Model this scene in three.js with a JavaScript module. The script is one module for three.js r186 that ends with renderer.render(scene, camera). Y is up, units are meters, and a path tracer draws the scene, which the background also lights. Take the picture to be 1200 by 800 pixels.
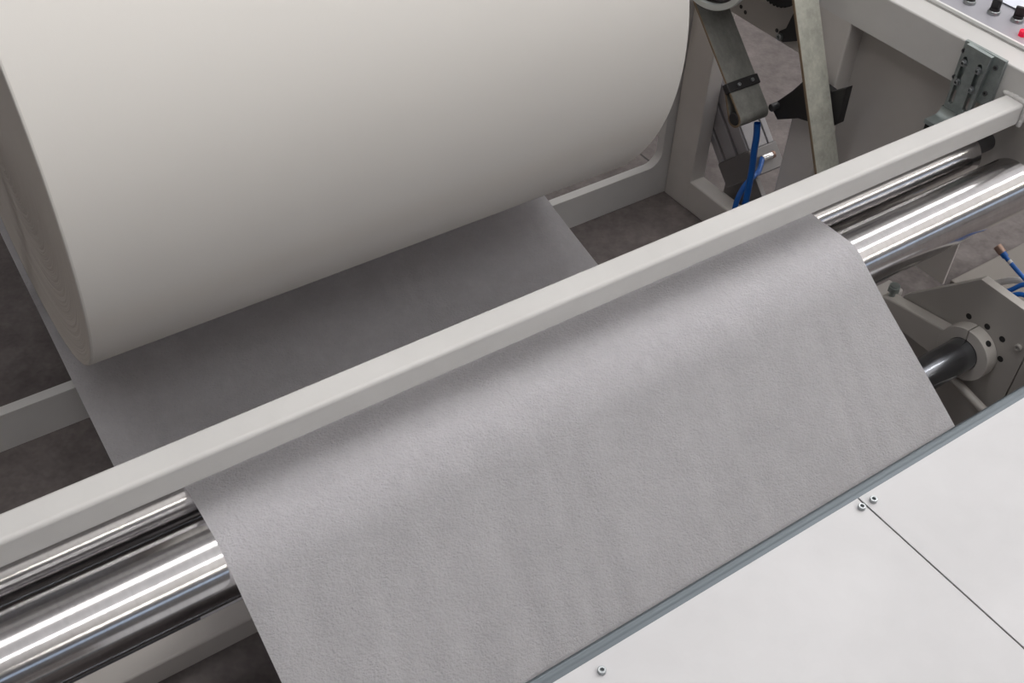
import * as THREE from 'three';
import { RoundedBoxGeometry } from 'three/addons/geometries/RoundedBoxGeometry.js';
import { RectAreaLightUniformsLib } from 'three/addons/lights/RectAreaLightUniformsLib.js';
import { mergeGeometries } from 'three/addons/utils/BufferGeometryUtils.js';

// ------------------------------------------------------------------ camera, sky, lights, exposure
const scene = new THREE.Scene();
const camera = new THREE.PerspectiveCamera(34.118, 1.5, 0.05, 100);
camera.position.set(0, 2.4, 0);
camera.up.set(0.36093314, 0.72451036, -0.58720695);
camera.lookAt(0.42719519, 2.4 - 0.68814983, -0.58647599);
scene.background = new THREE.Color().setRGB(1.3, 1.6, 2.1);
const renderer = new THREE.WebGLRenderer({ antialias: true });
renderer.toneMapping = THREE.LinearToneMapping;
renderer.toneMappingExposure = 0.75;
renderer.shadowMap.enabled = true;
RectAreaLightUniformsLib.init();
// the hall stands turned by 13 degrees against the machine
const HALL = new THREE.Matrix4().makeTranslation(1, 0, 0).multiply(new THREE.Matrix4().makeRotationY(0.23));
const LAMP_ROWS = [                       // hall coordinates: z, height, width, radiance down and up, colour
  { z: -6.6, y: 6.0, w: 0.20, i: 5, up: 2, c: [1.0, 0.995, 0.99], x0: -3, x1: 24 },
  { z: -1.7, y: 6.0, w: 0.70, i: 7.8, up: 2, c: [1.0, 0.995, 0.99], x0: -3, x1: 24 },
  { z: 1.82, y: 6.0, w: 0.16, i: 27, up: 35, c: [1.0, 0.995, 0.99], x0: -3, x1: 24 },
  { z: 7.2, y: 6.0, w: 0.18, i: 46, up: 55, c: [1.0, 0.955, 0.88], x0: -3, x1: 24 },
];
for (const r of LAMP_ROWS) for (const s of [1, -1]) {     // light goes down; the upward half is added to brighten the ceiling
  const l = new THREE.RectAreaLight(new THREE.Color().setRGB(...r.c), s > 0 ? r.i : r.up, r.x1 - r.x0, r.w);
  l.position.set((r.x0 + r.x1) / 2, r.y + (s > 0 ? -0.075 : 0.075), r.z).applyMatrix4(HALL);
  l.up.set(Math.sin(0.23), 0, Math.cos(0.23));
  l.lookAt(l.position.x, s > 0 ? 0 : 20, l.position.z);
  scene.add(l);
}

// ------------------------------------------------------------------ helpers
THREE.BufferGeometry.prototype.NI = function () { return this.index ? this.toNonIndexed() : this; };
let seed = 12345;
function rnd() { seed = (seed * 1664525 + 1013904223) >>> 0; return seed / 4294967296; }
const used = {};
function numbered(n) { const k = used[n] = (used[n] ?? -1) + 1; return k ? `${n}_${String(k).padStart(3, '0')}` : n; }
function tag(o, label, category, group, kind) {
  if (label) o.userData.label = label;
  if (category) o.userData.category = category;
  if (group) o.userData.group = group;
  if (kind) o.userData.kind = kind;
  return o;
}
function thing(name, label, category, pos = [0, 0, 0], group) {
  const g = new THREE.Group(); g.name = numbered(name); g.position.set(...pos); scene.add(g);
  return tag(g, label, category, group);
}
function obj(name, geo, mat, parent = scene, label) {
  if (Array.isArray(geo)) geo = geo.length > 1 ? mergeGeometries(geo.map(g => { const h = g.index ? g.toNonIndexed() : g; for (const k of Object.keys(h.attributes)) if (!['position', 'normal', 'uv'].includes(k)) h.deleteAttribute(k); return h; })) : geo[0];
  const m = new THREE.Mesh(geo, mat);
  m.name = parent === scene ? numbered(name) : name;
  m.castShadow = m.receiveShadow = true;
  if (parent !== scene) { // children sit in scene coordinates minus the thing's base
    let p = parent; const off = new THREE.Vector3();
    while (p && p !== scene) { off.add(p.position); p = p.parent; }
    m.position.copy(off).multiplyScalar(-1);
  }
  if (label) m.userData.label = label;
  parent.add(m);
  return m;
}
function struct(name, geo, mat) { const m = obj(name, geo, mat); m.userData.kind = 'structure'; return m; }
// box projected uv in metres
function uvBox(g) {
  const p = g.attributes.position, n = g.attributes.normal, uv = new Float32Array(p.count * 2);
  for (let i = 0; i < p.count; i++) {
    const ax = Math.abs(n.getX(i)), ay = Math.abs(n.getY(i)), az = Math.abs(n.getZ(i));
    let u, v;
    if (ay >= ax && ay >= az) { u = p.getX(i); v = p.getZ(i); }
    else if (ax >= az) { u = p.getZ(i); v = p.getY(i); }
    else { u = p.getX(i); v = p.getY(i); }
    uv[2 * i] = u; uv[2 * i + 1] = v;
  }
  g.setAttribute('uv', new THREE.BufferAttribute(uv, 2));
  return g;
}
// rounded box from min to max corner
function bx(x0, y0, z0, x1, y1, z1, r = 0.004) {
  const w = x1 - x0, h = y1 - y0, d = z1 - z0;
  let g;
  if (r > 0) { g = new RoundedBoxGeometry(w, h, d, 3, Math.min(r, w / 2.05, h / 2.05, d / 2.05)); }
  else g = new THREE.BoxGeometry(w, h, d);
  g = g.index ? g.toNonIndexed() : g;
  g.translate((x0 + x1) / 2, (y0 + y1) / 2, (z0 + z1) / 2);
  return uvBox(g);
}
// cylinder along X
function cylX(x0, x1, y, z, r, seg = 64, chamfer = 0.002) {
  const c = Math.min(chamfer, r * 0.3);
  const pts = [[0.0001, x0], [r - c, x0], [r, x0 + c], [r, x1 - c], [r - c, x1], [0.0001, x1]];
  return latheX(pts, y, z, seg);
}
// lathe: points [radius, x]; hard creases by splitting each segment
function latheX(pts, y, z, seg = 64) {
  const gs = [];
  for (let i = 0; i + 1 < pts.length; i++) {
    const g = new THREE.LatheGeometry([new THREE.Vector2(pts[i][0], pts[i][1]), new THREE.Vector2(pts[i + 1][0], pts[i + 1][1])], seg);
    gs.push(g.NI());
  }
  const g = mergeGeometries(gs);
  // uv: u around (metres), v along x (metres)
  const P = g.attributes.position, uv = g.attributes.uv, rm = Math.max(...pts.map(p => p[0]));
  for (let i = 0; i < P.count; i++) uv.setXY(i, uv.getX(i) * 2 * Math.PI * rm, P.getY(i) + Math.hypot(P.getX(i), P.getZ(i)));
  g.rotateZ(-Math.PI / 2);           // y -> x
  g.translate(0, y, z);
  return g;
}
function cylY(x, y0, y1, z, r, seg = 24, r1 = r) {
  const g = new THREE.CylinderGeometry(r1, r, y1 - y0, seg).NI();
  g.translate(x, (y0 + y1) / 2, z);
  return g;
}
// polygon in the (z, y) plane extruded in x from x0 to x1
function plateX(pts, x0, x1, bevel = 0.002, holes = []) {
  const s = new THREE.Shape(pts.map(p => new THREE.Vector2(p[0], p[1])));
  for (const h of holes) s.holes.push(h);
  const g = new THREE.ExtrudeGeometry(s, { depth: x1 - x0 - 2 * bevel, bevelEnabled: bevel > 0, bevelSize: bevel, bevelThickness: bevel, bevelSegments: 2, bevelOffset: -bevel, curveSegments: 16 });
  g.translate(0, 0, bevel);
  // shape x -> world z, shape y -> world y, depth -> world x
  g.applyMatrix4(new THREE.Matrix4().set(0, 0, 1, 0, 0, 1, 0, 0, 1, 0, 0, 0, 0, 0, 0, 1));
  // the mapping flips handedness: reverse the winding
  flip(g);
  g.translate(x0, 0, 0);
  return uvBox(g);
}
function flip(g) {
  const P = g.attributes.position;
  for (const k of ['position', 'normal', 'uv']) {
    const a = g.attributes[k]; if (!a) continue; const n = a.itemSize, A = a.array;
    for (let i = 0; i < P.count; i += 3) for (let j = 0; j < n; j++) { const t = A[(i + 1) * n + j]; A[(i + 1) * n + j] = A[(i + 2) * n + j]; A[(i + 2) * n + j] = t; }
  }
  g.computeVertexNormals();
}
const hole = (z, y, r) => { const p = new THREE.Path(); p.absarc(z, y, r, 0, Math.PI * 2, true); return p; };
const slot = (z, y0, y1, r) => { const p = new THREE.Path(); p.absarc(z, y1, r, 0, Math.PI, false); p.absarc(z, y0, r, Math.PI, 2 * Math.PI, false); p.closePath(); return p; };
function tube(pts, r, seg = 60, rs = 12) {
  return new THREE.TubeGeometry(new THREE.CatmullRomCurve3(pts.map(p => new THREE.Vector3(...p))), seg, r, rs, false).NI();
}
// socket head screw standing on a surface: axis along +Y at origin, open hexagon on top
function screwGeo(r, h) {
  const s = new THREE.Shape(); s.absarc(0, 0, r, 0, Math.PI * 2, false);
  const hx = new THREE.Path(); for (let i = 0; i < 7; i++) { const a = -i * Math.PI / 3; const q = r * 0.5; i ? hx.lineTo(q * Math.cos(a), q * Math.sin(a)) : hx.moveTo(q, 0); } s.holes.push(hx);
  const g = new THREE.ExtrudeGeometry(s, { depth: h * 0.8, bevelEnabled: true, bevelSize: r * 0.12, bevelThickness: h * 0.1, bevelOffset: -r * 0.12, bevelSegments: 2, curveSegments: 20 });
  g.translate(0, 0, h * 0.1); g.rotateX(-Math.PI / 2);
  const floorG = new THREE.CircleGeometry(r * 0.8, 20).NI(); floorG.rotateX(-Math.PI / 2); floorG.translate(0, h * 0.25, 0);
  return mergeGeometries([g, floorG]);
}
function ringGeo(r0, r1, h) {   // washer, axis Y
  const s = new THREE.Shape(); s.absarc(0, 0, r1, 0, Math.PI * 2, false); s.holes.push(hole(0, 0, r0));
  const g = new THREE.ExtrudeGeometry(s, { depth: h, bevelEnabled: false, curveSegments: 20 }); g.rotateX(-Math.PI / 2); return g;
}

// ------------------------------------------------------------------ textures
function noiseGrid(n) { const a = new Float32Array(n * n); for (let i = 0; i < a.length; i++) a[i] = rnd(); return a; }
function pnoise(grid, n, x, y) {        // periodic value noise, x and y in cells
  let xi = Math.floor(x), yi = Math.floor(y); let fx = x - xi, fy = y - yi;
  fx = fx * fx * (3 - 2 * fx); fy = fy * fy * (3 - 2 * fy);
  const w = v => ((v % n) + n) % n; const x0 = w(xi), x1 = w(xi + 1), y0 = w(yi), y1 = w(yi + 1);
  return (grid[y0 * n + x0] * (1 - fx) + grid[y0 * n + x1] * fx) * (1 - fy) + (grid[y1 * n + x0] * (1 - fx) + grid[y1 * n + x1] * fx) * fy;
}
function field(N, octaves) {           // octaves: [cellsX, weight, cellsY]
  const out = new Float32Array(N * N);
  for (const [c, w, cy] of octaves) {
    const n = Math.max(c, cy ?? c), g = noiseGrid(n), k = cy ?? c;
    // periodic on c and k cells separately
    const gg = new Float32Array(c * k); for (let i = 0; i < gg.length; i++) gg[i] = g[i];
    for (let y = 0; y < N; y++) for (let x = 0; x < N; x++) {
      const u = x / N * c, v = y / N * k; const xi = Math.floor(u), yi = Math.floor(v);
      let fx = u - xi, fy = v - yi; fx = fx * fx * (3 - 2 * fx); fy = fy * fy * (3 - 2 * fy);
      const x1 = (xi + 1) % c, y1 = (yi + 1) % k;
      const a = gg[yi * c + xi], b = gg[yi * c + x1], d = gg[y1 * c + xi], e = gg[y1 * c + x1];
      out[y * N + x] += w * ((a * (1 - fx) + b * fx) * (1 - fy) + (d * (1 - fx) + e * fx) * fy - 0.5);
    }
  }
  return out;
}
function texture(N, f, fn, srgb, size) {  // size: metres per repeat
  const d = new Uint8Array(N * N * 4);
  for (let i = 0; i < N * N; i++) { const c = fn(f[i], i); d[4 * i] = c[0]; d[4 * i + 1] = c[1]; d[4 * i + 2] = c[2]; d[4 * i + 3] = 255; }
  const t = new THREE.DataTexture(d, N, N, THREE.RGBAFormat);
  t.wrapS = t.wrapT = THREE.RepeatWrapping; t.magFilter = THREE.LinearFilter; t.minFilter = THREE.LinearMipmapLinearFilter; t.generateMipmaps = true;
  if (srgb) t.colorSpace = THREE.SRGBColorSpace;
  t.repeat.set(1 / size, 1 / size); t.needsUpdate = true;
  return t;
}
const cl = v => Math.max(0, Math.min(255, Math.round(v)));
const grey = v => [cl(v), cl(v), cl(v)];

const fFabric = field(1024, [[96, 0.55, 150], [170, 0.7, 230], [330, 0.5, 380], [40, 0.3, 60]]);
const tFabricBump = texture(1024, fFabric, v => grey(128 + 95 * v), false, 0.55);
const fCloud = field(512, [[8, 0.6], [20, 0.6], [50, 0.5], [120, 0.4]]);
const tFabricColor = texture(512, fCloud, v => grey(243 + 8 * v), true, 0.55);
const tWhiteWear = texture(512, field(512, [[3, 0.5], [9, 0.4], [30, 0.2]]), v => { const k = 245 + 14 * v; return [cl(k), cl(k - 1), cl(k - 2)]; }, true, 0.9);
const tOrange = texture(512, field(512, [[90, 0.6], [180, 0.5]]), v => grey(128 + 110 * v), false, 0.4);
const fFloor = field(1024, [[5, 0.7], [13, 0.6], [34, 0.55], [90, 0.5], [260, 0.4]]);
const tFloor = texture(1024, fFloor, v => [cl(172 + 34 * v), cl(165 + 33 * v), cl(163 + 32 * v)], true, 2.2);
const tFloorRough = texture(1024, fFloor, v => grey(165 - 70 * v), false, 2.2);
const fRing = field(512, [[2, 0.15, 260], [3, 0.3, 500], [6, 0.35, 512]]);
const tRing = texture(512, fRing, v => grey(128 + 120 * v), false, 0.42);
const tRingColor = texture(512, field(512, [[3, 0.4, 24], [5, 0.5, 120], [20, 0.3, 400]]), v => grey(225 + 18 * v), true, 0.6);
const tBelt = texture(512, field(512, [[6, 0.7], [18, 0.5], [60, 0.35], [200, 0.2]]), v => [cl(200 + 50 * v), cl(200 + 50 * v), cl(193 + 48 * v)], true, 0.42);
const tZinc = texture(512, field(512, [[10, 0.5], [28, 0.6], [90, 0.3]]), v => [cl(205 + 30 * v), cl(209 + 30 * v), cl(208 + 30 * v)], true, 0.3);

const M = {};
const std = (o) => new THREE.MeshStandardMaterial(o);
const lin = (r, g, b) => new THREE.Color().setRGB(r, g, b);
M.white = std({ color: lin(0.69, 0.685, 0.675), roughness: 0.42, map: tWhiteWear, bumpMap: tOrange, bumpScale: 0.00008 });
M.frame = std({ color: lin(0.68, 0.655, 0.63), roughness: 0.45, map: tWhiteWear, bumpMap: tOrange, bumpScale: 0.00008 });
M.cover = std({ color: lin(0.705, 0.705, 0.725), roughness: 0.36, map: tWhiteWear, bumpMap: tOrange, bumpScale: 0.00004 });
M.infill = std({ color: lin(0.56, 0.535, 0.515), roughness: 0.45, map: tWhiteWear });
M.web = new THREE.MeshPhysicalMaterial({ color: lin(0.98, 0.965, 0.995), roughness: 1.0, clearcoat: 1.0, clearcoatRoughness: 0.33, map: tFabricColor, bumpMap: tFabricBump, bumpScale: 0.0035, transmission: 0.68, thickness: 0, side: THREE.DoubleSide });
M.roll = std({ color: lin(0.77, 0.745, 0.705), roughness: 0.6, bumpMap: tFabricBump, bumpScale: 0.00008 });
M.rollEnd = std({ color: lin(0.74, 0.685, 0.63), roughness: 0.85 });
M.core = std({ color: lin(0.35, 0.25, 0.16), roughness: 0.9 });
M.steel = new THREE.MeshPhysicalMaterial({ color: lin(0.78, 0.765, 0.77), metalness: 1, roughness: 0.165, map: tRingColor, bumpMap: tRing, bumpScale: 0.00002 });
M.darkSteel = std({ color: lin(0.27, 0.285, 0.31), metalness: 1, roughness: 0.2 });
M.shaft = std({ color: lin(0.14, 0.14, 0.145), metalness: 0.8, roughness: 0.4 });
M.zinc = std({ color: lin(0.56, 0.60, 0.595), metalness: 0.75, roughness: 0.42, map: tZinc });
M.zincStrip = std({ color: lin(0.125, 0.145, 0.16), metalness: 0.6, roughness: 0.34 });
M.bolt = std({ color: lin(0.36, 0.38, 0.39), metalness: 0.9, roughness: 0.3 });
M.blackBolt = std({ color: lin(0.04, 0.04, 0.042), metalness: 0.3, roughness: 0.4 });
M.black = std({ color: lin(0.018, 0.017, 0.018), roughness: 0.5 });
M.rubber = std({ color: lin(0.02, 0.02, 0.021), roughness: 0.75 });
M.beltDark = std({ color: lin(0.30, 0.30, 0.30), roughness: 0.65, map: tBelt });
M.beltLight = std({ color: lin(0.62, 0.62, 0.585), roughness: 0.6, map: tBelt });
M.beltEdge = std({ color: lin(0.20, 0.15, 0.10), roughness: 0.9 });
M.ring = std({ color: lin(0.60, 0.64, 0.63), metalness: 0.6, roughness: 0.4 });
M.alu = std({ color: lin(0.40, 0.39, 0.405), metalness: 0.35, roughness: 0.45 });
M.aluDark = std({ color: lin(0.25, 0.24, 0.24), metalness: 0.6, roughness: 0.5 });
M.blue = std({ color: lin(0.005, 0.105, 0.42), roughness: 0.35 });
M.hub = std({ color: lin(0.60, 0.575, 0.54), roughness: 0.5, map: tWhiteWear });
M.plate = std({ color: lin(0.46, 0.44, 0.415), roughness: 0.5, map: tWhiteWear });
M.desk = std({ color: lin(0.43, 0.425, 0.465), roughness: 0.12 });
M.deskEdge = std({ color: lin(0.86, 0.86, 0.85), roughness: 0.25 });
M.paper = std({ color: lin(0.80, 0.83, 0.93), roughness: 0.7, side: THREE.DoubleSide });
M.red = new THREE.MeshPhysicalMaterial({ color: lin(0.75, 0.01, 0.05), roughness: 0.25, emissive: lin(0.35, 0.0, 0.02) });
M.brass = std({ color: lin(0.36, 0.24, 0.19), metalness: 0.7, roughness: 0.45 });
M.chrome = std({ color: lin(0.8, 0.8, 0.8), metalness: 1, roughness: 0.15 });
M.cable = std({ color: lin(0.62, 0.61, 0.60), roughness: 0.5 });
M.floor = std({ color: lin(0.36, 0.34, 0.337), roughness: 1, map: tFloor, roughnessMap: tFloorRough });
M.joint = std({ color: lin(0.05, 0.047, 0.045), roughness: 0.9 });
M.wall = std({ color: lin(0.5, 0.5, 0.505), roughness: 0.9 });
M.wallDark = std({ color: lin(0.22, 0.215, 0.21), roughness: 0.9 });
M.ceiling = std({ color: lin(0.80, 0.795, 0.81), roughness: 0.9 });
M.pane = new THREE.MeshPhysicalMaterial({ color: lin(1, 1, 1), roughness: 0, transmission: 1, thickness: 0 });
M.lampGlow = std({ color: lin(0.9, 0.9, 0.9), roughness: 0.6, emissive: lin(1.0, 0.96, 0.92), emissiveIntensity: 1.5 });
M.lampBody = std({ color: lin(0.7, 0.7, 0.7), roughness: 0.5 });
M.duct = std({ color: lin(0.23, 0.21, 0.19), roughness: 0.55, map: tWhiteWear });

// ------------------------------------------------------------------ the hall
const HX0 = -10, HX1 = 26, HZ0 = -13, HZ1 = 15.5, HH = 9.0;
const hb = (...a) => bx(...a).applyMatrix4(HALL);
struct('floor', hb(HX0 - 0.3, -0.2, HZ0 - 0.3, HX1 + 0.3, 0, HZ1 + 0.3, 0), M.floor);
struct('ceiling', hb(HX0 - 0.3, HH, HZ0 - 0.3, HX1 + 0.3, HH + 0.2, HZ1 + 0.3, 0), M.ceiling);
struct('wall_left', hb(HX0 - 0.3, 0, HZ0, HX0, HH, HZ1, 0), M.wallDark);
struct('wall_right', hb(HX1, 0, HZ0, HX1 + 0.3, HH, HZ1, 0), M.wall);
struct('wall_back', hb(HX0 - 0.3, 0, HZ0 - 0.3, HX1 + 0.3, HH, HZ0, 0), M.wall);
{ // wall behind the camera with one long band of windows
  const y0 = 4.5, y1 = 5.7, a0 = -8, a1 = 24;
  struct('wall_front', [hb(HX0 - 0.3, 0, HZ1, HX1 + 0.3, y0, HZ1 + 0.3, 0), hb(HX0 - 0.3, y1, HZ1, HX1 + 0.3, HH, HZ1 + 0.3, 0), hb(HX0 - 0.3, y0, HZ1, a0, y1, HZ1 + 0.3, 0), hb(a1, y0, HZ1, HX1 + 0.3, y1, HZ1 + 0.3, 0)], M.wall);
  const n = 10, w = (a1 - a0) / n;
  for (let i = 0; i < n; i++) {
    const x0 = a0 + i * w, x1 = x0 + w, g = new THREE.Group(); g.name = `window_${i + 1}`; g.userData.kind = 'structure'; scene.add(g);
    obj('window_frame', [hb(x0, y0, HZ1 + 0.1, x0 + 0.05, y1, HZ1 + 0.18, 0), hb(x1 - 0.05, y0, HZ1 + 0.1, x1, y1, HZ1 + 0.18, 0), hb(x0, y0, HZ1 + 0.1, x1, y0 + 0.05, HZ1 + 0.18, 0), hb(x0, y1 - 0.05, HZ1 + 0.1, x1, y1, HZ1 + 0.18, 0)], M.lampBody, g);
    const p = new THREE.PlaneGeometry(w - 0.1, y1 - y0 - 0.1); p.rotateY(Math.PI); p.translate((x0 + x1) / 2, (y0 + y1) / 2, HZ1 + 0.14); p.applyMatrix4(HALL);
    obj('pane', p, M.pane, g);
  }
}
// expansion joint cut in the concrete
struct('trim_1', bx(2.490, -0.001, -4.2, 2.498, 0.0006, -1.0, 0), M.joint);
LAMP_ROWS.forEach((r, i) => {
  const t = thing('ceiling_lamp', ['long narrow white strip lamp nearest the back wall', 'broad white strip lamp above the jumbo roll', 'long white strip lamp just in front of the machine', 'warm yellowish strip lamp nearest the windows'][i], 'lamp', new THREE.Vector3((r.x0 + r.x1) / 2, r.y, r.z).applyMatrix4(HALL).toArray());
  for (const q of [-1, 1]) obj('housing', hb(r.x0 - 0.03, r.y - 0.06, r.z + q * (r.w / 2 + 0.02) - 0.02, r.x1 + 0.03, r.y + 0.06, r.z + q * (r.w / 2 + 0.02) + 0.02, 0), M.lampBody, t);
  obj('diffuser', hb(r.x0, r.y - 0.07, r.z - r.w / 2, r.x1, r.y - 0.05, r.z + r.w / 2, 0), M.lampGlow, t);
  obj('diffuser', hb(r.x0, r.y + 0.05, r.z - r.w / 2, r.x1, r.y + 0.07, r.z + r.w / 2, 0), M.lampGlow, t);  // upper diffuser, added to go with the ceiling uplight
  for (let x = r.x0 + 1; x < r.x1; x += 5) obj('hanger', hb(x - 0.01, r.y + 0.07, r.z - 0.01, x + 0.01, HH, r.z + 0.01, 0), M.lampBody, t);
});

// ------------------------------------------------------------------ machine side frame (right)
const FX = 2.415, FD = 0.065;
{
  const t = thing('side_frame', 'white welded side frame of square steel tubes with a recessed grey panel', 'machine frame', [FX, 0, -1.8]);
  obj('rear_post', bx(FX, 0, -2.415, FX + FD, 1.067, -2.293, 0.004), M.frame, t);
  obj('front_post', bx(FX, 0, -1.925, FX + FD, 0.956, -1.80, 0.006), M.frame, t);
  obj('foot', bx(FX, 0, -2.30, FX + FD, 0.12, -1.80, 0.008), M.frame, t);
  obj('top_rail', bx(FX, 0.949, -2.300, FX + 0.085, 1.067, -1.205, 0.005), M.white, t);
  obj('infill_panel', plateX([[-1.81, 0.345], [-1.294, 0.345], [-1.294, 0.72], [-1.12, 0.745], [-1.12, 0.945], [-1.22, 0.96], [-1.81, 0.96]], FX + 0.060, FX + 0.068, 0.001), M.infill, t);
  obj('upper_plate', plateX([[-2.30, 0.773], [-1.92, 0.773], [-1.92, 0.955], [-2.30, 0.955]], FX + 0.022, FX + 0.032, 0.001), M.plate, t);
  for (const [z, y] of [[-2.214, 0.797], [-2.075, 0.800], [-2.236, 0.806]]) obj('hole_disc', cylX(FX + 0.0212, FX + 0.024, y, z, 0.0065, 20, 0.0002), M.black, t);  // solid black discs, their colour stands in for the shade inside holes
}
{
  const LX = -0.385, t = thing('side_frame', 'plain white side frame at the far left ends of the rollers', 'machine frame', [LX, 0, -1.8]);
  obj('rear_post', bx(LX - FD, 0, -2.415, LX, 1.067, -2.293, 0.004), M.frame, t);
  obj('front_post', bx(LX - FD, 0, -1.925, LX, 0.955, -1.80, 0.006), M.frame, t);
  obj('foot', bx(LX - FD, 0, -2.30, LX, 0.12, -1.80, 0.008), M.frame, t);
  obj('top_rail', bx(LX - 0.085, 0.949, -2.300, LX, 1.067, -1.205, 0.005), M.white, t);
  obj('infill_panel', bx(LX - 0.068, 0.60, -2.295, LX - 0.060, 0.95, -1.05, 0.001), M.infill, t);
}
{ // U shaped floor frame behind the roll
  const s = new THREE.Shape(); const R = 0.055, X1 = FX + 0.02, XA = 2.377, Y = 0.131, X0 = -0.385, XB = X0 + 0.038;
  s.moveTo(X0, 0); s.lineTo(X1, 0); s.lineTo(X1, 1.0); s.lineTo(XA, 1.0); s.lineTo(XA, Y + R);
  s.absarc(XA - R, Y + R, R, 0, -Math.PI / 2, true);
  s.lineTo(XB + R, Y); s.absarc(XB + R, Y + R, R, -Math.PI / 2, -Math.PI, true);
  s.lineTo(XB, 1.0); s.lineTo(X0, 1.0); s.closePath();
  const g = new THREE.ExtrudeGeometry(s, { depth: 0.03, bevelEnabled: true, bevelSize: 0.002, bevelThickness: 0.002, bevelOffset: -0.002, bevelSegments: 2, curveSegments: 14 });
  g.translate(0, 0, -2.4495);
  tag(obj('floor_beam', uvBox(g), M.white), 'long white steel beam lying on the floor under the jumbo roll, corner rounded', 'beam');
}
// ------------------------------------------------------------------ upper cross bar and lower cross bar
{
  const t = thing('cross_bar', 'white square steel bar crossing the whole picture above the polished rollers', 'bar', [1.0, 0.94, -1.26]);
  obj('tube', bx(-0.385, 0.938, -1.293, FX, 0.998, -1.235, 0.009), M.white, t);
  // weld beads along the joint with the side frame
  const bead = []; const loop = [[0.998, -1.297], [1.001, -1.264], [0.999, -1.232], [0.965, -1.230], [0.938, -1.232]];
  for (let i = 0; i + 1 < loop.length; i++) for (let k = 0; k < 9; k++) {
    const f = k / 9, s = new THREE.SphereGeometry(0.006 + 0.0015 * rnd(), 8, 6).NI();
    s.translate(FX - 0.003, loop[i][0] + f * (loop[i + 1][0] - loop[i][0]), loop[i][1] + f * (loop[i + 1][1] - loop[i][1])); bead.push(s);
  }
  obj('weld_bead', bead, M.white, t);
}
{
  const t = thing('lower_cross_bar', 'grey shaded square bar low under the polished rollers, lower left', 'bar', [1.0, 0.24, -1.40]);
  obj('tube', bx(-0.385, 0.234, -1.425, FX, 0.300, -1.368, 0.007), M.infill, t);  // darker grey material, standing in for the shade below the rollers
}
// ------------------------------------------------------------------ rollers
const RB = { y: 0.805, z: -1.174, r: 0.074 }, RS = { y: 0.820, z: -1.328, r: 0.059 }, RI = { y: 0.142, z: -1.538, r: 0.045 };
function roller(name, label, q, shaftR, mat) {
  const t = thing(name, label, 'roller', [1.0, q.y, q.z]);
  obj('shell', cylX(-0.345, 2.375, q.y, q.z, q.r, 128, 0.0025), mat, t);
  for (const [a, b] of [[2.374, FX + 0.0595], [-0.4445, -0.344]]) obj('shaft', cylX(a, b, q.y, q.z, shaftR, 40), M.shaft, t, 'dark bearing stub of the roller');
  return t;
}
roller('guide_roller', 'thick polished steel roller under the front of the white fabric', RB, 0.03, M.steel);
roller('guide_roller', 'thin polished steel roller tucked beneath the white cross bar', RS, 0.026, M.steel);
roller('idler_roller', 'low dark idler roller hidden under the cross bar', RI, 0.018, M.darkSteel);

// ------------------------------------------------------------------ jumbo roll
const RJ = { y: 1.043, z: -2.38, r: 0.605 };
{
  const t = thing('jumbo_roll', 'huge wound roll of cream white fabric filling the upper left', 'fabric roll', [1.015, RJ.y, RJ.z]);
  const x0 = 0.258, x1 = 1.774, r = RJ.r;
  obj('winding', latheX([[r - 0.004, x0 - 0.0005], [r - 0.0012, x0 + 0.0012], [r, x0 + 0.005], [r, x1 - 0.005], [r - 0.0012, x1 - 0.0012], [r - 0.004, x1]], RJ.y, RJ.z, 256), M.roll, t);
  for (const [xe, s] of [[x0, 1], [x1, -1]]) {
    const pts = []; let off = 0; const n = 300;
    for (let i = 0; i <= n; i++) { const q = 0.085 + (r - 0.004 - 0.085) * i / n; off = off * 0.8 + (rnd() - 0.5) * 0.0010; const dish = 0.010 * Math.sin(Math.PI * Math.min(1, (r - q) / 0.45)); pts.push([q, xe + s * (dish + (i === n ? 0 : Math.max(-0.001, off + 0.001)))]); }
    obj('end_face', latheX(s > 0 ? pts : pts.reverse(), RJ.y, RJ.z, 192), M.rollEnd, t, 'end of the roll with fine lap rings');
  }
  obj('core', latheX([[0.07, x0 - 0.01], [0.085, x0 - 0.01], [0.085, x1 + 0.01], [0.07, x1 + 0.01], [0.07, x0 - 0.01]], RJ.y, RJ.z, 64), M.core, t);
  obj('axle', cylX(-0.345, FX - 0.002, RJ.y, RJ.z, 0.028, 48), M.darkSteel, t);
}
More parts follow.
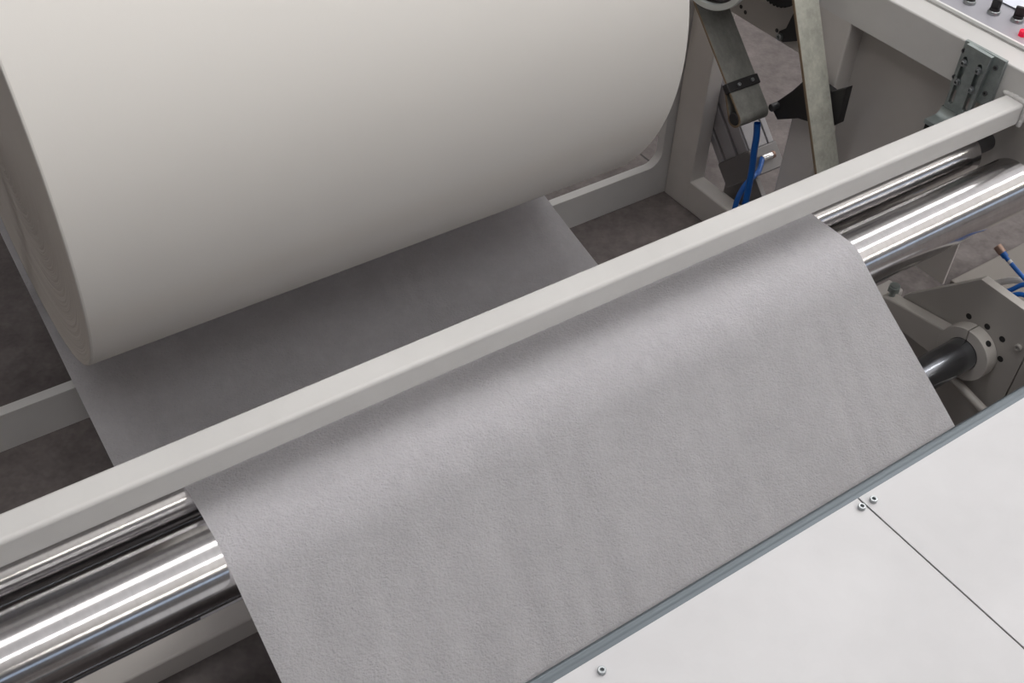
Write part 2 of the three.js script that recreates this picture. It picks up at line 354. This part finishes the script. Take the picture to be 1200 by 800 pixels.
// ------------------------------------------------------------------ fabric web
{
  const eps = 0.0012;
  const path = [];                                    // [z, y, nz, ny, stretch]
  const th0 = Math.atan2(-0.28, 1);
  const circles = [{ c: [RI.z, RI.y], r: RI.r + eps, s: 1 }, { c: [RS.z, RS.y], r: RS.r + eps, s: -1 }, { c: [RB.z, RB.y], r: RB.r + eps, s: -1 }];
  const dirs = [th0];
  for (let i = 0; i + 1 < circles.length; i++) {
    const a = circles[i], b = circles[i + 1], D = [b.c[0] - a.c[0], b.c[1] - a.c[1]], L = Math.hypot(...D), phi = Math.atan2(D[1], D[0]);
    dirs.push(phi - Math.asin((b.s * b.r - a.s * a.r) / L));
  }
  dirs.push(-33 * Math.PI / 180);
  const add = (z, y, th, free) => path.push([z, y, -Math.sin(th), Math.cos(th), free]);
  const tang = (k, th) => { const q = circles[k]; return [q.c[0] - q.s * q.r * -Math.sin(th), q.c[1] - q.s * q.r * Math.cos(th)]; };
  const straight = (p, q, th, n, ends) => { for (let i = 0; i < n; i++) { const f = i / n; add(p[0] + f * (q[0] - p[0]), p[1] + f * (q[1] - p[1]), th, ends(f)); } };
  const hump = f => Math.min(1, 4 * f) * Math.min(1, 4 * (1 - f));
  const pS = tang(0, th0), start = [pS[0] - 2.0 * Math.cos(th0), pS[1] - 2.0 * Math.sin(th0)];
  straight(start, pS, th0, 60, hump);
  for (let k = 0; k < 3; k++) {
    let a = dirs[k], b = dirs[k + 1]; const n = 28;
    for (let i = 0; i <= n; i++) { const th = a + (b - a) * i / n, p = tang(k, th); add(p[0], p[1], th, 0); }
    const p = tang(k, b);
    if (k < 2) straight(p, tang(k + 1, b), b, 16, () => 0);
    else { const e = [p[0] + 0.70 * Math.cos(b), p[1] + 0.70 * Math.sin(b)]; straight(p, e, b, 70, f => Math.min(1, 5 * f)); add(e[0], e[1], b, 1); }
  }
  const NX = 220, pos = [], uv = [], idx = []; let len = 0; let front = 0;
  const idleIdx = 60 + 29;
  for (let i = 0; i < path.length; i++) {
    const [z, y, nz, ny, free] = path[i];
    if (i) len += Math.hypot(z - path[i - 1][0], y - path[i - 1][1]);
    const isFront = i > idleIdx;
    const xl = isFront ? 0.261 : 0.250, xr = isFront ? 1.769 : 1.768;
    for (let j = 0; j <= NX; j++) {
      const f = j / NX, x = xl + f * (xr - xl);
      const s = x + 0.18 * len;
      let w = 0.0030 * Math.sin(s * 46 + 1.3 * Math.sin(s * 9 + 2)) + 0.0016 * Math.sin(s * 83 + 2 * Math.sin(s * 17 + 1) + len * 1.5) + 0.0006 * Math.sin(s * 21 + len * 2.3);
      const edge = Math.exp(-Math.min(f, 1 - f) * NX / 5) * 0.002;
      w = free * (w * (0.65 + 0.35 * Math.sin(x * 5 + 1.2) * Math.sin(len * 4 + x * 3)) - edge);
      pos.push(x, y + ny * w, z + nz * w); uv.push(x, len);
    }
  }
  for (let i = 0; i + 1 < path.length; i++) for (let j = 0; j < NX; j++) { const a = i * (NX + 1) + j, b = a + 1, c = a + NX + 1, d = c + 1; idx.push(a, c, b, b, c, d); }
  const g = new THREE.BufferGeometry();
  g.setAttribute('position', new THREE.Float32BufferAttribute(pos, 3)); g.setAttribute('uv', new THREE.Float32BufferAttribute(uv, 2)); g.setIndex(idx); g.computeVertexNormals();
  tag(obj('fabric_web', g, M.web), 'wide sheet of thin white textured fabric running under the cross bar and over the rollers', 'fabric');
}
// ------------------------------------------------------------------ table in the foreground
const TY = 0.65, TZ = -0.7435;
const screwG = screwGeo(0.0078, 0.0085), washerG = ringGeo(0.0079, 0.0095, 0.0012);
function screwAt(x, y, z, parent) {
  const m = obj('screw', screwG, M.bolt, parent, 'small zinc socket screw'); m.position.add(new THREE.Vector3(x, y, z));
}
{
  const t = thing('machine_table', 'galvanised strip and steel legs carrying the white cover panels', 'table', [1.0, 0, -0.5]);
  const s = new THREE.Shape();   // strip section in (z, y): flange, rounded nose, lip down
  const nz = TZ - 0.0215, ny = TY - 0.0100, nr = 0.0075;
  s.moveTo(TZ + 0.06, TY - 0.0055); s.lineTo(TZ - 0.010, TY - 0.0055); s.lineTo(TZ - 0.014, TY - 0.0045); s.lineTo(nz + 0.003, ny + nr * 0.95);
  s.absarc(nz, ny, nr, 1.2, Math.PI * 1.35, false); s.lineTo(nz + 0.012, ny + 0.0015); s.lineTo(TZ + 0.06, ny + 0.0015); s.closePath();
  const g = new THREE.ExtrudeGeometry(s, { depth: 2.72, bevelEnabled: false, curveSegments: 8 });
  g.applyMatrix4(new THREE.Matrix4().set(0, 0, 1, 0, 0, 1, 0, 0, 1, 0, 0, 0, 0, 0, 0, 1)); flip(g); g.translate(-0.345, 0, 0);
  obj('edge_strip', uvBox(g), M.zincStrip, t, 'bare galvanised edge strip');
  for (const z of [-0.66, 0.30]) obj('beam', bx(-0.345, TY - 0.066, z - 0.03, 2.375, TY - 0.0066, z + 0.03, 0.005), M.frame, t);
  for (const x of [-0.315, 2.345]) for (const z of [-0.66, 0.30]) obj('leg', bx(x - 0.03, 0, z - 0.03, x + 0.03, TY - 0.066, z + 0.03, 0.005), M.frame, t);
}
function cover(label, x0, x1, screws) {
  const t = thing('cover_panel', label, 'panel', [(x0 + x1) / 2, TY - 0.003, -0.2]);
  obj('sheet', bx(x0, TY - 0.0034, TZ, x1, TY, 0.34, 0.0008), M.cover, t);
  for (const x of screws) screwAt(x, TY, -0.7215 + (x < 1 ? 0.0075 : 0), t);
}
cover('large white cover panel in the lower centre, left of the dark seam', 0.05, 1.4254, [0.752, 1.4130]);
cover('white cover panel at the lower right corner, right of the dark seam', 1.4290, 2.375, [1.4470]);

// ------------------------------------------------------------------ zinc bracket on the rail
{
  const t = thing('stop_bracket', 'zinc plated slotted bracket bolted to the white rail, upper right', 'bracket', [2.40, 0.9, -1.38]);
  obj('back_plate', plateX([[-1.443, 0.943], [-1.319, 0.943], [-1.319, 1.074], [-1.443, 1.074]], 2.404, FX + 0.0005, 0.0012, [hole(-1.436, 1.048, 0.004), hole(-1.437, 0.974, 0.004), hole(-1.339, 1.048, 0.0055), hole(-1.341, 0.975, 0.0055)]), M.zinc, t);
  for (const [z, y] of [[-1.339, 1.048], [-1.341, 0.975], [-1.4365, 1.048], [-1.4375, 0.974]]) { const m = obj('countersunk_screw', screwG, M.shaft, t); m.rotation.z = Math.PI / 2; m.scale.setScalar(0.8); m.position.add(new THREE.Vector3(2.407, y, z)); }
  obj('slotted_plate', plateX([[-1.434, 0.893], [-1.358, 0.893], [-1.352, 1.072], [-1.4285, 1.074]], 2.392, 2.405, 0.0012, [slot(-1.4185, 0.915, 1.036, 0.0062), slot(-1.3735, 0.915, 1.036, 0.0062)]), M.zinc, t);
  // bent foot
  const b = []; for (let i = 0; i <= 10; i++) { const a = i / 10 * Math.PI / 2; b.push([2.392 - 0.022 + 0.022 * Math.cos(a), 0.893 - 0.022 * Math.sin(a)]); }
  const s = new THREE.Shape(); s.moveTo(2.405, 0.893); for (const [x, y] of b.map(([x, y]) => [x + 0.0, y])) s.lineTo(x, y);
  s.lineTo(2.335, 0.871); s.lineTo(2.335, 0.859); s.lineTo(2.37, 0.859); s.absarc(2.37, 0.893, 0.035, -Math.PI / 2, 0, false); s.closePath();
  const g = new THREE.ExtrudeGeometry(s, { depth: 0.048, bevelEnabled: false }); g.translate(0, 0, -1.438);
  obj('foot_plate', uvBox(g), M.zinc, t);
  obj('rubber_pad', bx(2.338, 0.828, -1.436, 2.398, 0.859, -1.392, 0.004), M.rubber, t, 'black rubber pad under the foot');
  for (const [z, y] of [[-1.4185, 1.026], [-1.4185, 0.972], [-1.3735, 1.026], [-1.3735, 0.972]]) {
    const w = obj('washer', ringGeo(0.004, 0.0105, 0.0018), M.bolt, t); w.rotation.z = Math.PI / 2; w.position.add(new THREE.Vector3(2.392, y, z));
    const m = obj('screw', screwG, M.bolt, t); m.rotation.z = Math.PI / 2; m.scale.setScalar(0.85); m.position.add(new THREE.Vector3(2.3905, y, z));
  }
}
// ------------------------------------------------------------------ control desk
{
  const t = thing('control_desk', 'pale lilac control desk with black selector knobs and a lit red button', 'control panel', [2.7, 0.75, -1.4]);
  obj('housing', bx(FX + 0.0855, 0.80, -1.95, 3.05, 1.069, -1.205, 0.004), M.white, t);
  obj('top_sheet', bx(FX + 0.094, 1.069, -1.95, 3.05, 1.076, -1.205, 0.001), M.desk, t);
  obj('edge_trim', bx(FX + 0.0855, 1.069, -1.95, FX + 0.094, 1.079, -1.205, 0.002), M.deskEdge, t, 'bright white edge trim');
  const knob = (x, z, turn, wide) => {
    const b = obj('selector_knob', cylY(x, 1.085, 1.092, z, 0.0135, 28, 0.0125), M.black, t);
    const ring = new THREE.LatheGeometry([[0.0165, 0], [0.0165, 0.006], [0.0145, 0.010], [0.012, 0.010]].map(p => new THREE.Vector2(...p)), 32).NI(); ring.translate(x, 1.076, z);
    obj('bezel', ring, M.bolt, b, 'grey metal bezel');
    const h = new RoundedBoxGeometry(0.010, 0.026, wide, 3, 0.003).NI(); h.rotateY(turn); h.translate(x, 1.103, z);
    obj('handle', h, M.black, b);
  };
  knob(2.581, -1.499, 0.25, 0.024); knob(2.600, -1.440, 0.5, 0.026); knob(2.572, -1.570, 1.2, 0.026);
  const rb = obj('push_button', cylY(2.548, 1.076, 1.090, -1.383, 0.0105, 28, 0.010), M.red, t, 'glowing red push button');
  { const l = new THREE.PointLight(new THREE.Color().setRGB(1, 0.02, 0.06), 0.0012); l.position.set(2.548, 1.10, -1.383); scene.add(l); }
}
{
  const g = new THREE.BufferGeometry(); const n = 14, pos = [], uv = [], idx = [];
  for (let i = 0; i <= n; i++) for (let j = 0; j <= n; j++) { const u = i / n, v = j / n; pos.push(2.648 + u * 0.21, 1.0775 + 0.004 * Math.sin(u * 5 + v * 4) ** 2 + 0.002 * Math.sin(v * 11 + u * 3) ** 2, -1.60 + v * 0.30 - 0.09 * u + 0.02); uv.push(u, v); }
  for (let i = 0; i < n; i++) for (let j = 0; j < n; j++) { const a = i * (n + 1) + j; idx.push(a, a + 1, a + n + 1, a + 1, a + n + 2, a + n + 1); }
  g.setAttribute('position', new THREE.Float32BufferAttribute(pos, 3)); g.setAttribute('uv', new THREE.Float32BufferAttribute(uv, 2)); g.setIndex(idx); g.computeVertexNormals();
  tag(obj('paper_sheet', g, M.paper), 'crumpled bluish white sheet of paper lying on the control desk', 'paper');
}
// ------------------------------------------------------------------ drive belts
function beltStrip(pts, x0, x1, th) {   // closed or open centre line in (z, y), thickness th
  const n = pts.length, L = [], R = [];
  for (let i = 0; i < n; i++) { const a = pts[Math.max(0, i - 1)], b = pts[Math.min(n - 1, i + 1)], d = [b[0] - a[0], b[1] - a[1]], l = Math.hypot(...d); L.push([pts[i][0] - d[1] / l * th / 2, pts[i][1] + d[0] / l * th / 2]); R.push([pts[i][0] + d[1] / l * th / 2, pts[i][1] - d[0] / l * th / 2]); }
  const out = [];
  const quad = (a, b, c, d) => { out.push(a, b, c, a, c, d); };
  const V = (x, p) => [x, p[1], p[0]];
  for (let i = 0; i + 1 < n; i++) {
    quad(V(x0, L[i]), V(x1, L[i]), V(x1, L[i + 1]), V(x0, L[i + 1]));
    quad(V(x0, R[i + 1]), V(x1, R[i + 1]), V(x1, R[i]), V(x0, R[i]));
    quad(V(x0, L[i]), V(x0, L[i + 1]), V(x0, R[i + 1]), V(x0, R[i]));
    quad(V(x1, L[i + 1]), V(x1, L[i]), V(x1, R[i]), V(x1, R[i + 1]));
  }
  quad(V(x0, L[0]), V(x0, R[0]), V(x1, R[0]), V(x1, L[0]));
  quad(V(x1, L[n - 1]), V(x1, R[n - 1]), V(x0, R[n - 1]), V(x0, L[n - 1]));
  const g = new THREE.BufferGeometry(); g.setAttribute('position', new THREE.Float32BufferAttribute(out.flat(), 3)); g.computeVertexNormals();
  return uvBox(g);
}
function beltEdge(pts, x, th) { return beltStrip(pts, x - 0.0012, x + 0.0004, th * 1.02); }
const PU = { y: 1.088, z: -2.168, r: 0.166 };
{ // belt round the upper pulley, its loop closed by a black clamp
  const x0 = 2.205, x1 = 2.318;
  const t = thing('drive_belt', 'dark grey flat belt with a black clamp and a folded loop at its end', 'belt', [2.26, 0.6, -1.95]);
  // front run: leaves the pulley and drops forward to the loop; back run lies under it
  const dy = -0.692, dz = 0.722, nY = dz, nZ = -dy;      // run direction, normal towards the viewer
  const end = [-1.928, 0.622];
  const ptsA = []; 
  // wrap on the pulley underside
  const a0 = Math.atan2(-nY, -nZ);
  for (let i = 0; i <= 16; i++) { const a = a0 - 1.5 + 1.5 * i / 16; ptsA.push([PU.z + (PU.r + 0.004) * Math.cos(a), PU.y + (PU.r + 0.004) * Math.sin(a)]); }
  const last = ptsA[ptsA.length - 1];
  for (let i = 1; i <= 12; i++) { const f = i / 12; ptsA.push([last[0] + f * (end[0] - 0.02 - last[0]), last[1] + f * (end[1] + 0.02 - last[1])]); }
  // loop at the end, turning under and back up
  const lp = ptsA[ptsA.length - 1], c = [lp[0] - 0.024 * nZ, lp[1] - 0.024 * nY]; const st = Math.atan2(nY, nZ);
  for (let i = 1; i <= 16; i++) { const a = st - Math.PI * i / 16; ptsA.push([c[0] + 0.024 * Math.cos(a), c[1] + 0.024 * Math.sin(a)]); }
  const lb = ptsA[ptsA.length - 1];
  for (let i = 1; i <= 5; i++) { const f = i / 5 * 0.085; ptsA.push([lb[0] - f * dz + f * 0.38 * nZ, lb[1] - f * dy + f * 0.38 * nY]); }
  obj('band', beltStrip(ptsA, x0, x1, 0.0065), M.beltDark, t);
  obj('edge', [beltEdge(ptsA, x0, 0.0065)], M.beltEdge, t, 'worn brown cut edge');
  obj('loop_pin', cylX(x0 - 0.004, x1 + 0.004, c[1], c[0], 0.0195, 32), M.rubber, t, 'black round pin inside the loop');
  // clamp
  const k = 0.088, cz = lp[0] - k * dz, cy = lp[1] - k * dy;
  const cb = new RoundedBoxGeometry(x1 - x0 + 0.012, 0.024, 0.030, 2, 0.003).NI();
  cb.rotateX(Math.atan2(-nZ, nY) * 0 + Math.atan2(nZ, nY)); cb.translate((x0 + x1) / 2, cy - 0.004 * nY, cz - 0.004 * nZ);
  const clamp = obj('clamp', uvBox(cb), M.black, t, 'black clamp bar with two screws');
  for (const x of [x0 + 0.036, x1 - 0.024]) {
    const m = obj('screw', screwG, M.bolt, clamp); m.rotation.x = Math.atan2(nZ, nY); m.scale.setScalar(0.72); m.position.add(new THREE.Vector3(x, cy + 0.0078 * nY, cz + 0.0078 * nZ));
  }
  // pulley
  const p = thing('belt_pulley', 'pale grey flanged pulley at the top edge, above the dark belt', 'pulley', [2.26, PU.y, PU.z]);
  obj('drum', cylX(2.206, 2.33, PU.y, PU.z, PU.r, 96), M.black, p);
  obj('flange', latheX([[0.167, 2.190], [0.169, 2.186], [0.184, 2.186], [0.186, 2.188], [0.186, 2.196], [0.184, 2.198], [0.167, 2.198], [0.167, 2.190]], PU.y, PU.z, 96), M.ring, p, 'pale metal rim');
  obj('axle', cylX(2.19, FX - 0.0005, PU.y, PU.z, 0.03, 40), M.shaft, p);
}
{
  const t = thing('drive_belt', 'pale grey stained flat belt running up beside the dark belt', 'belt', [2.31, 0.6, -1.7]);
  const x0 = 2.262, x1 = 2.352, p0 = [-1.985, 1.20], p1 = [-1.590, 0.43];
  const pts = []; for (let i = 0; i <= 30; i++) { const f = i / 30; pts.push([p0[0] + f * (p1[0] - p0[0]), p0[1] + f * (p1[1] - p0[1])]); }
  obj('band', beltStrip(pts, x0, x1, 0.008), M.beltLight, t);
  obj('edge', beltEdge(pts, x0, 0.008), M.beltEdge, t, 'worn brown cut edge');
  const pw = thing('belt_pulley', 'small dark lower pulley of the pale belt, behind the cross bar', 'pulley', [2.31, 0.4, -1.62]);
  obj('drum', cylX(2.255, 2.36, 0.40, -1.632, 0.045, 48), M.aluDark, pw);
  obj('axle', cylX(2.25, FX + 0.0595, 0.40, -1.632, 0.016, 32), M.shaft, pw);
}
{ // toothed pulley at the top edge
  const t = thing('toothed_pulley', 'black toothed pulley cut by the top edge behind the belts', 'pulley', [2.35, 0.99, -2.03]);
  const R0 = 0.100, n = 44, s = new THREE.Shape();
  for (let i = 0; i < n; i++) { const a = i / n * Math.PI * 2, q = Math.PI * 2 / n; for (const [f, r] of [[0, R0 - 0.004], [0.25, R0], [0.6, R0], [0.85, R0 - 0.004]]) { const z = -2.055 + r * Math.cos(a + f * q), y = 1.008 + r * Math.sin(a + f * q); (i || f) ? s.lineTo(z, y) : s.moveTo(z, y); } }
  const g = new THREE.ExtrudeGeometry(s, { depth: 0.03, bevelEnabled: false });
  g.applyMatrix4(new THREE.Matrix4().set(0, 0, 1, 0, 0, 1, 0, 0, 1, 0, 0, 0, 0, 0, 0, 1)); flip(g); g.translate(2.368, 0, 0);
  obj('toothed_wheel', uvBox(g), M.rubber, t);
  obj('hub', cylX(2.358, FX - 0.0005, 1.008, -2.055, 0.035, 40), M.blackBolt, t);
}
{ // black bearing plate between the posts
  const t = thing('bearing_plate', 'small black steel plate with grey bolts behind the pale belt', 'plate', [2.43, 0.86, -1.98]);
  obj('plate', plateX([[-2.056, 0.792], [-2.053, 0.812], [-2.03, 0.832], [-1.998, 0.9485], [-1.927, 0.9485], [-1.927, 0.852], [-1.940, 0.835], [-2.03, 0.786]], FX + 0.006, FX + 0.0215, 0.0015), M.black, t);
  for (const [z, y] of [[-1.935, 0.905], [-2.042, 0.800]]) { const m = obj('bolt', screwG, M.bolt, t); m.rotation.z = Math.PI / 2; m.scale.setScalar(1.35); m.position.add(new THREE.Vector3(FX + 0.007, y, z)); }
}
{ // black lever
  const t = thing('pivot_lever', 'black angular steel lever crossing behind the pale belt', 'lever', [2.37, 0.7, -1.8]);
  obj('arm', plateX([[-1.962, 0.612], [-1.958, 0.634], [-1.902, 0.706], [-1.86, 0.772], [-1.807, 0.778], [-1.764, 0.775], [-1.717, 0.812], [-1.713, 0.697], [-1.745, 0.662], [-1.80, 0.650], [-1.857, 0.635], [-1.932, 0.590]], 2.358, 2.385, 0.004), M.black, t);
  obj('pin', cylX(2.384, FX - 0.0005, 0.72, -1.835, 0.02, 32), M.blackBolt, t);
  obj('tip', cylX(2.330, 2.36, 0.635, -1.942, 0.012, 24), M.shaft, t, 'grey steel tip');
}
// ------------------------------------------------------------------ pneumatic cylinder between the posts
const CY = { n: -1.357, w: 0.163, x0: 2.482, x1: 2.60 };
const cyP = (t, n) => [(n + t) / Math.SQRT2, (n - t) / Math.SQRT2];    // [z, y]
{
  const t = thing('pneumatic_cylinder', 'slanted silver cylinder with grooved body and dark end block behind the rear post', 'cylinder', [2.53, 0, -2.1]);
  const sec = (x0, x1, n0, n1, t0, t1, r = 0.003) => {
    const g = new RoundedBoxGeometry(x1 - x0, n1 - n0, t1 - t0, 2, Math.min(r, (x1 - x0) / 3, (n1 - n0) / 3)).NI();
    uvBox(g);
    g.translate(0, (n0 + n1) / 2, (t0 + t1) / 2); g.rotateX(Math.PI / 4); g.translate((x0 + x1) / 2, 0, 0); return g;
  };
  const n0 = CY.n - CY.w / 2, n1 = CY.n + CY.w / 2;
  // grooved body: slabs with slots between them
  obj('body', [sec(CY.x0 + 0.012, CY.x1, n0, n1, -2.16, -1.73), sec(CY.x0, CY.x0 + 0.02, n0, n0 + 0.03, -2.16, -1.73), sec(CY.x0, CY.x0 + 0.02, n0 + 0.042, n0 + 0.10, -2.16, -1.73), sec(CY.x0, CY.x0 + 0.02, n0 + 0.115, n1, -2.16, -1.73),
    sec(CY.x0 + 0.006, CY.x0 + 0.088, n1 - 0.01, n1 + 0.006, -2.16, -1.73), sec(CY.x0 + 0.094, CY.x1, n1 - 0.01, n1 + 0.006, -2.16, -1.73)], M.alu, t);
  obj('end_block', [sec(CY.x0 - 0.004, CY.x1 + 0.004, n0 - 0.004, n1 + 0.012, -1.73, -1.64, 0.005)], M.aluDark, t, 'dark grey end block');
  const fz = cyP(-1.69, n1 + 0.02);
  const f = obj('fitting', cylX(CY.x0 + 0.03, CY.x0 + 0.075, fz[1], fz[0], 0.012, 24), M.chrome, t, 'chrome hose fitting');
  obj('collar', cylX(CY.x0 + 0.073, CY.x0 + 0.086, fz[1], fz[0], 0.013, 24), M.brass, f, 'copper coloured collar');
  obj('mount', [plateX([[-2.22, 0.0], [-2.03, 0.0], [-2.03, 0.16], [-2.09, 0.22], [-2.22, 0.13]], CY.x0 + 0.03, CY.x0 + 0.05, 0.002)], M.aluDark, t);
}
// blue air hoses
function hose(label, pts, r, group) { return tag(obj('air_hose', tube(pts, r, 70, 14), M.blue), label, 'hose', group); }
hose('blue air hose hanging straight from the folded belt loop', [[2.30, 0.585, -1.955], [2.302, 0.54, -1.948], [2.302, 0.49, -1.945], [2.305, 0.43, -1.940], [2.303, 0.36, -1.935], [2.30, 0.28, -1.93], [2.30, 0.12, -1.92], [2.31, 0.012, -1.90]], 0.0105);
hose('blue air hose bending from the chrome fitting of the cylinder', [[2.515, cyP(-1.69, CY.n + CY.w / 2 + 0.02)[1], cyP(-1.69, CY.n + CY.w / 2 + 0.02)[0]], [2.46, 0.30, -2.04], [2.40, 0.325, -2.005], [2.345, 0.315, -1.988], [2.310, 0.285, -1.975], [2.297, 0.23, -1.967], [2.296, 0.16, -1.962], [2.298, 0.08, -1.957], [2.30, 0.012, -1.952]], 0.009);
// ------------------------------------------------------------------ pivot assembly at the right edge
{
  const t = thing('pivot_plate', 'grey brown steel side plate with black discs as bolt holes behind the clamp hub', 'plate', [2.345, 0, -1.0]);
  obj('plate', plateX([[-1.314, 0.0], [-1.314, 0.355], [-1.122, 0.555], [-0.932, 0.551], [-0.932, 0.0]], 2.330, 2.358, 0.0015), M.plate, t);
  obj('plate', plateX([[-0.929, 0.0], [-0.929, 0.551], [-0.70, 0.545], [-0.70, 0.0]], 2.330, 2.358, 0.0015), M.plate, t);
  for (const [z, y] of [[-1.113, 0.431], [-1.055, 0.439], [-1.004, 0.434], [-0.986, 0.376]]) obj('hole_disc', cylX(2.3293, 2.334, y, z, 0.0088, 24, 0.0002), M.black, t);  // no real openings: black discs painted as the dark of bolt holes
  const m = obj('bolt', screwG, M.plate, t); m.rotation.z = Math.PI / 2; m.scale.setScalar(1.2); m.position.add(new THREE.Vector3(2.3305, 0.445, -0.955));
}
const HB = { y: 0.347, z: -1.070, r: 0.080, x0: 2.288, x1: 2.329 };
{
  const t = thing('clamp_lever', 'pale grey split clamp hub with a long arm around the dark shaft', 'clamp', [2.31, HB.y, HB.z]);
  // hub ring with a slit
  const sl = 1.66, gap = 0.02; const s = new THREE.Shape();
  s.absarc(HB.z, HB.y, HB.r, sl + gap, sl - gap + 2 * Math.PI, false);
  s.absarc(HB.z, HB.y, 0.0475, sl - gap * 1.6 + 2 * Math.PI, sl + gap * 1.6, true); s.closePath();
  const g = new THREE.ExtrudeGeometry(s, { depth: HB.x1 - HB.x0 - 0.004, bevelEnabled: true, bevelSize: 0.0015, bevelThickness: 0.002, bevelOffset: -0.0015, bevelSegments: 2, curveSegments: 48 });
  g.translate(0, 0, 0.002); g.applyMatrix4(new THREE.Matrix4().set(0, 0, 1, 0, 0, 1, 0, 0, 1, 0, 0, 0, 0, 0, 0, 1)); flip(g); g.translate(HB.x0, 0, 0);
  obj('hub', uvBox(g), M.hub, t);
  // black disc on the outer rim, painted dark like a shaded screw hole
  const a = 0.95, ho = new THREE.CylinderGeometry(0.0085, 0.0085, 0.003, 24).NI(); ho.rotateX(Math.PI / 2 - a); ho.translate((HB.x0 + HB.x1) / 2, HB.y + (HB.r + 0.0002) * Math.sin(a), HB.z + (HB.r + 0.0002) * Math.cos(a));
  obj('screw_hole_disc', ho, M.black, t);
  obj('arm', plateX([[-1.355, 0.278], [-1.36, 0.335], [-1.35, 0.345], [-1.335, 0.348], [-1.136, 0.380], [-1.125, 0.35], [-1.125, 0.30], [-1.136, 0.276]], HB.x0 + 0.001, HB.x1, 0.006), M.hub, t);
  const pin = obj('adjusting_bolt', [cylY(2.308, 0.345, 0.366, -1.338, 0.009, 20), cylY(2.308, 0.366, 0.382, -1.338, 0.018, 6), cylY(2.308, 0.382, 0.387, -1.338, 0.013, 24)], M.zinc, t, 'zinc bolt and nut');
  const hh = new THREE.CylinderGeometry(0.004, 0.004, 0.003, 16).NI(); hh.translate(2.308, 0.3495, -1.312); obj('screw_hole_disc', hh, M.black, t);  // small black disc in place of a shaded hole
}
{
  const t = thing('pivot_shaft', 'dark polished steel shaft ending in the pale clamp hub', 'shaft', [1.3, HB.y, HB.z]);
  obj('rod', cylX(-0.345, HB.x0 + 0.03, HB.y, HB.z, 0.047, 72), M.darkSteel, t);
}
tag(obj('tie_rod', cylX(0, 1, 0, 0, 0.012, 24), M.hub), 'thin grey rod below the clamp hub, reaching under the table', 'rod');
{ const r = scene.children[scene.children.length - 1]; const a = new THREE.Vector3(2.31, 0.245, -1.11), b = new THREE.Vector3(2.27, 0.205, -0.72); r.position.copy(a); r.scale.set(a.distanceTo(b), 1, 1); r.quaternion.setFromUnitVectors(new THREE.Vector3(1, 0, 0), b.clone().sub(a).normalize()); }
// hoses and fitting beyond the plate
{
  const t = thing('air_hose', 'short blue hose with brown brass fitting at the right edge', 'hose', [2.45, 0.56, -1.12]);
  obj('pipe', tube([[2.45, 0.567, -1.146], [2.45, 0.556, -1.115], [2.45, 0.543, -1.075], [2.455, 0.525, -1.02], [2.45, 0.50, -0.97], [2.44, 0.46, -0.93]], 0.006, 40, 14), M.blue, t);
  obj('fitting', tube([[2.45, 0.580, -1.176], [2.45, 0.571, -1.154]], 0.0115, 2, 6), M.brass, t, 'brown brass fitting');
  obj('collar', tube([[2.45, 0.571, -1.154], [2.45, 0.566, -1.142]], 0.009, 2, 14), M.blue, t);
  obj('label_band', tube([[2.45, 0.5615, -1.130], [2.45, 0.559, -1.121]], 0.0064, 2, 14), M.cable, t, 'white printed band');
}
hose('upper blue hose of the bundle at the right edge', [[2.395, 0.505, -1.085], [2.40, 0.525, -1.07], [2.41, 0.558, -1.045], [2.418, 0.565, -1.0], [2.42, 0.53, -0.94]], 0.0065);
hose('middle blue hose of the bundle at the right edge', [[2.385, 0.50, -1.08], [2.392, 0.515, -1.062], [2.398, 0.536, -1.035], [2.40, 0.535, -0.99], [2.40, 0.50, -0.94]], 0.0065);
hose('lowest blue hose of the bundle at the right edge', [[2.380, 0.485, -1.075], [2.386, 0.50, -1.055], [2.392, 0.513, -1.03], [2.395, 0.50, -0.98], [2.39, 0.47, -0.94]], 0.0065);
tag(obj('cable', tube([[2.47, 0.0, -1.20], [2.47, 0.40, -1.165], [2.468, 0.455, -1.15], [2.47, 0.487, -1.122], [2.475, 0.51, -1.09], [2.475, 0.515, -1.04], [2.475, 0.49, -0.98]], 0.009, 40, 14), M.cable), 'pale grey cable behind the blue hose bundle', 'cable');
// low steel duct on the floor beyond the frame
tag(obj('floor_duct', bx(2.90, 0, -1.495, 5.2, 0.03, -0.95, 0.004), M.duct), 'low beige steel plate on the floor beyond the side frame', 'duct');

renderer.render(scene, camera);
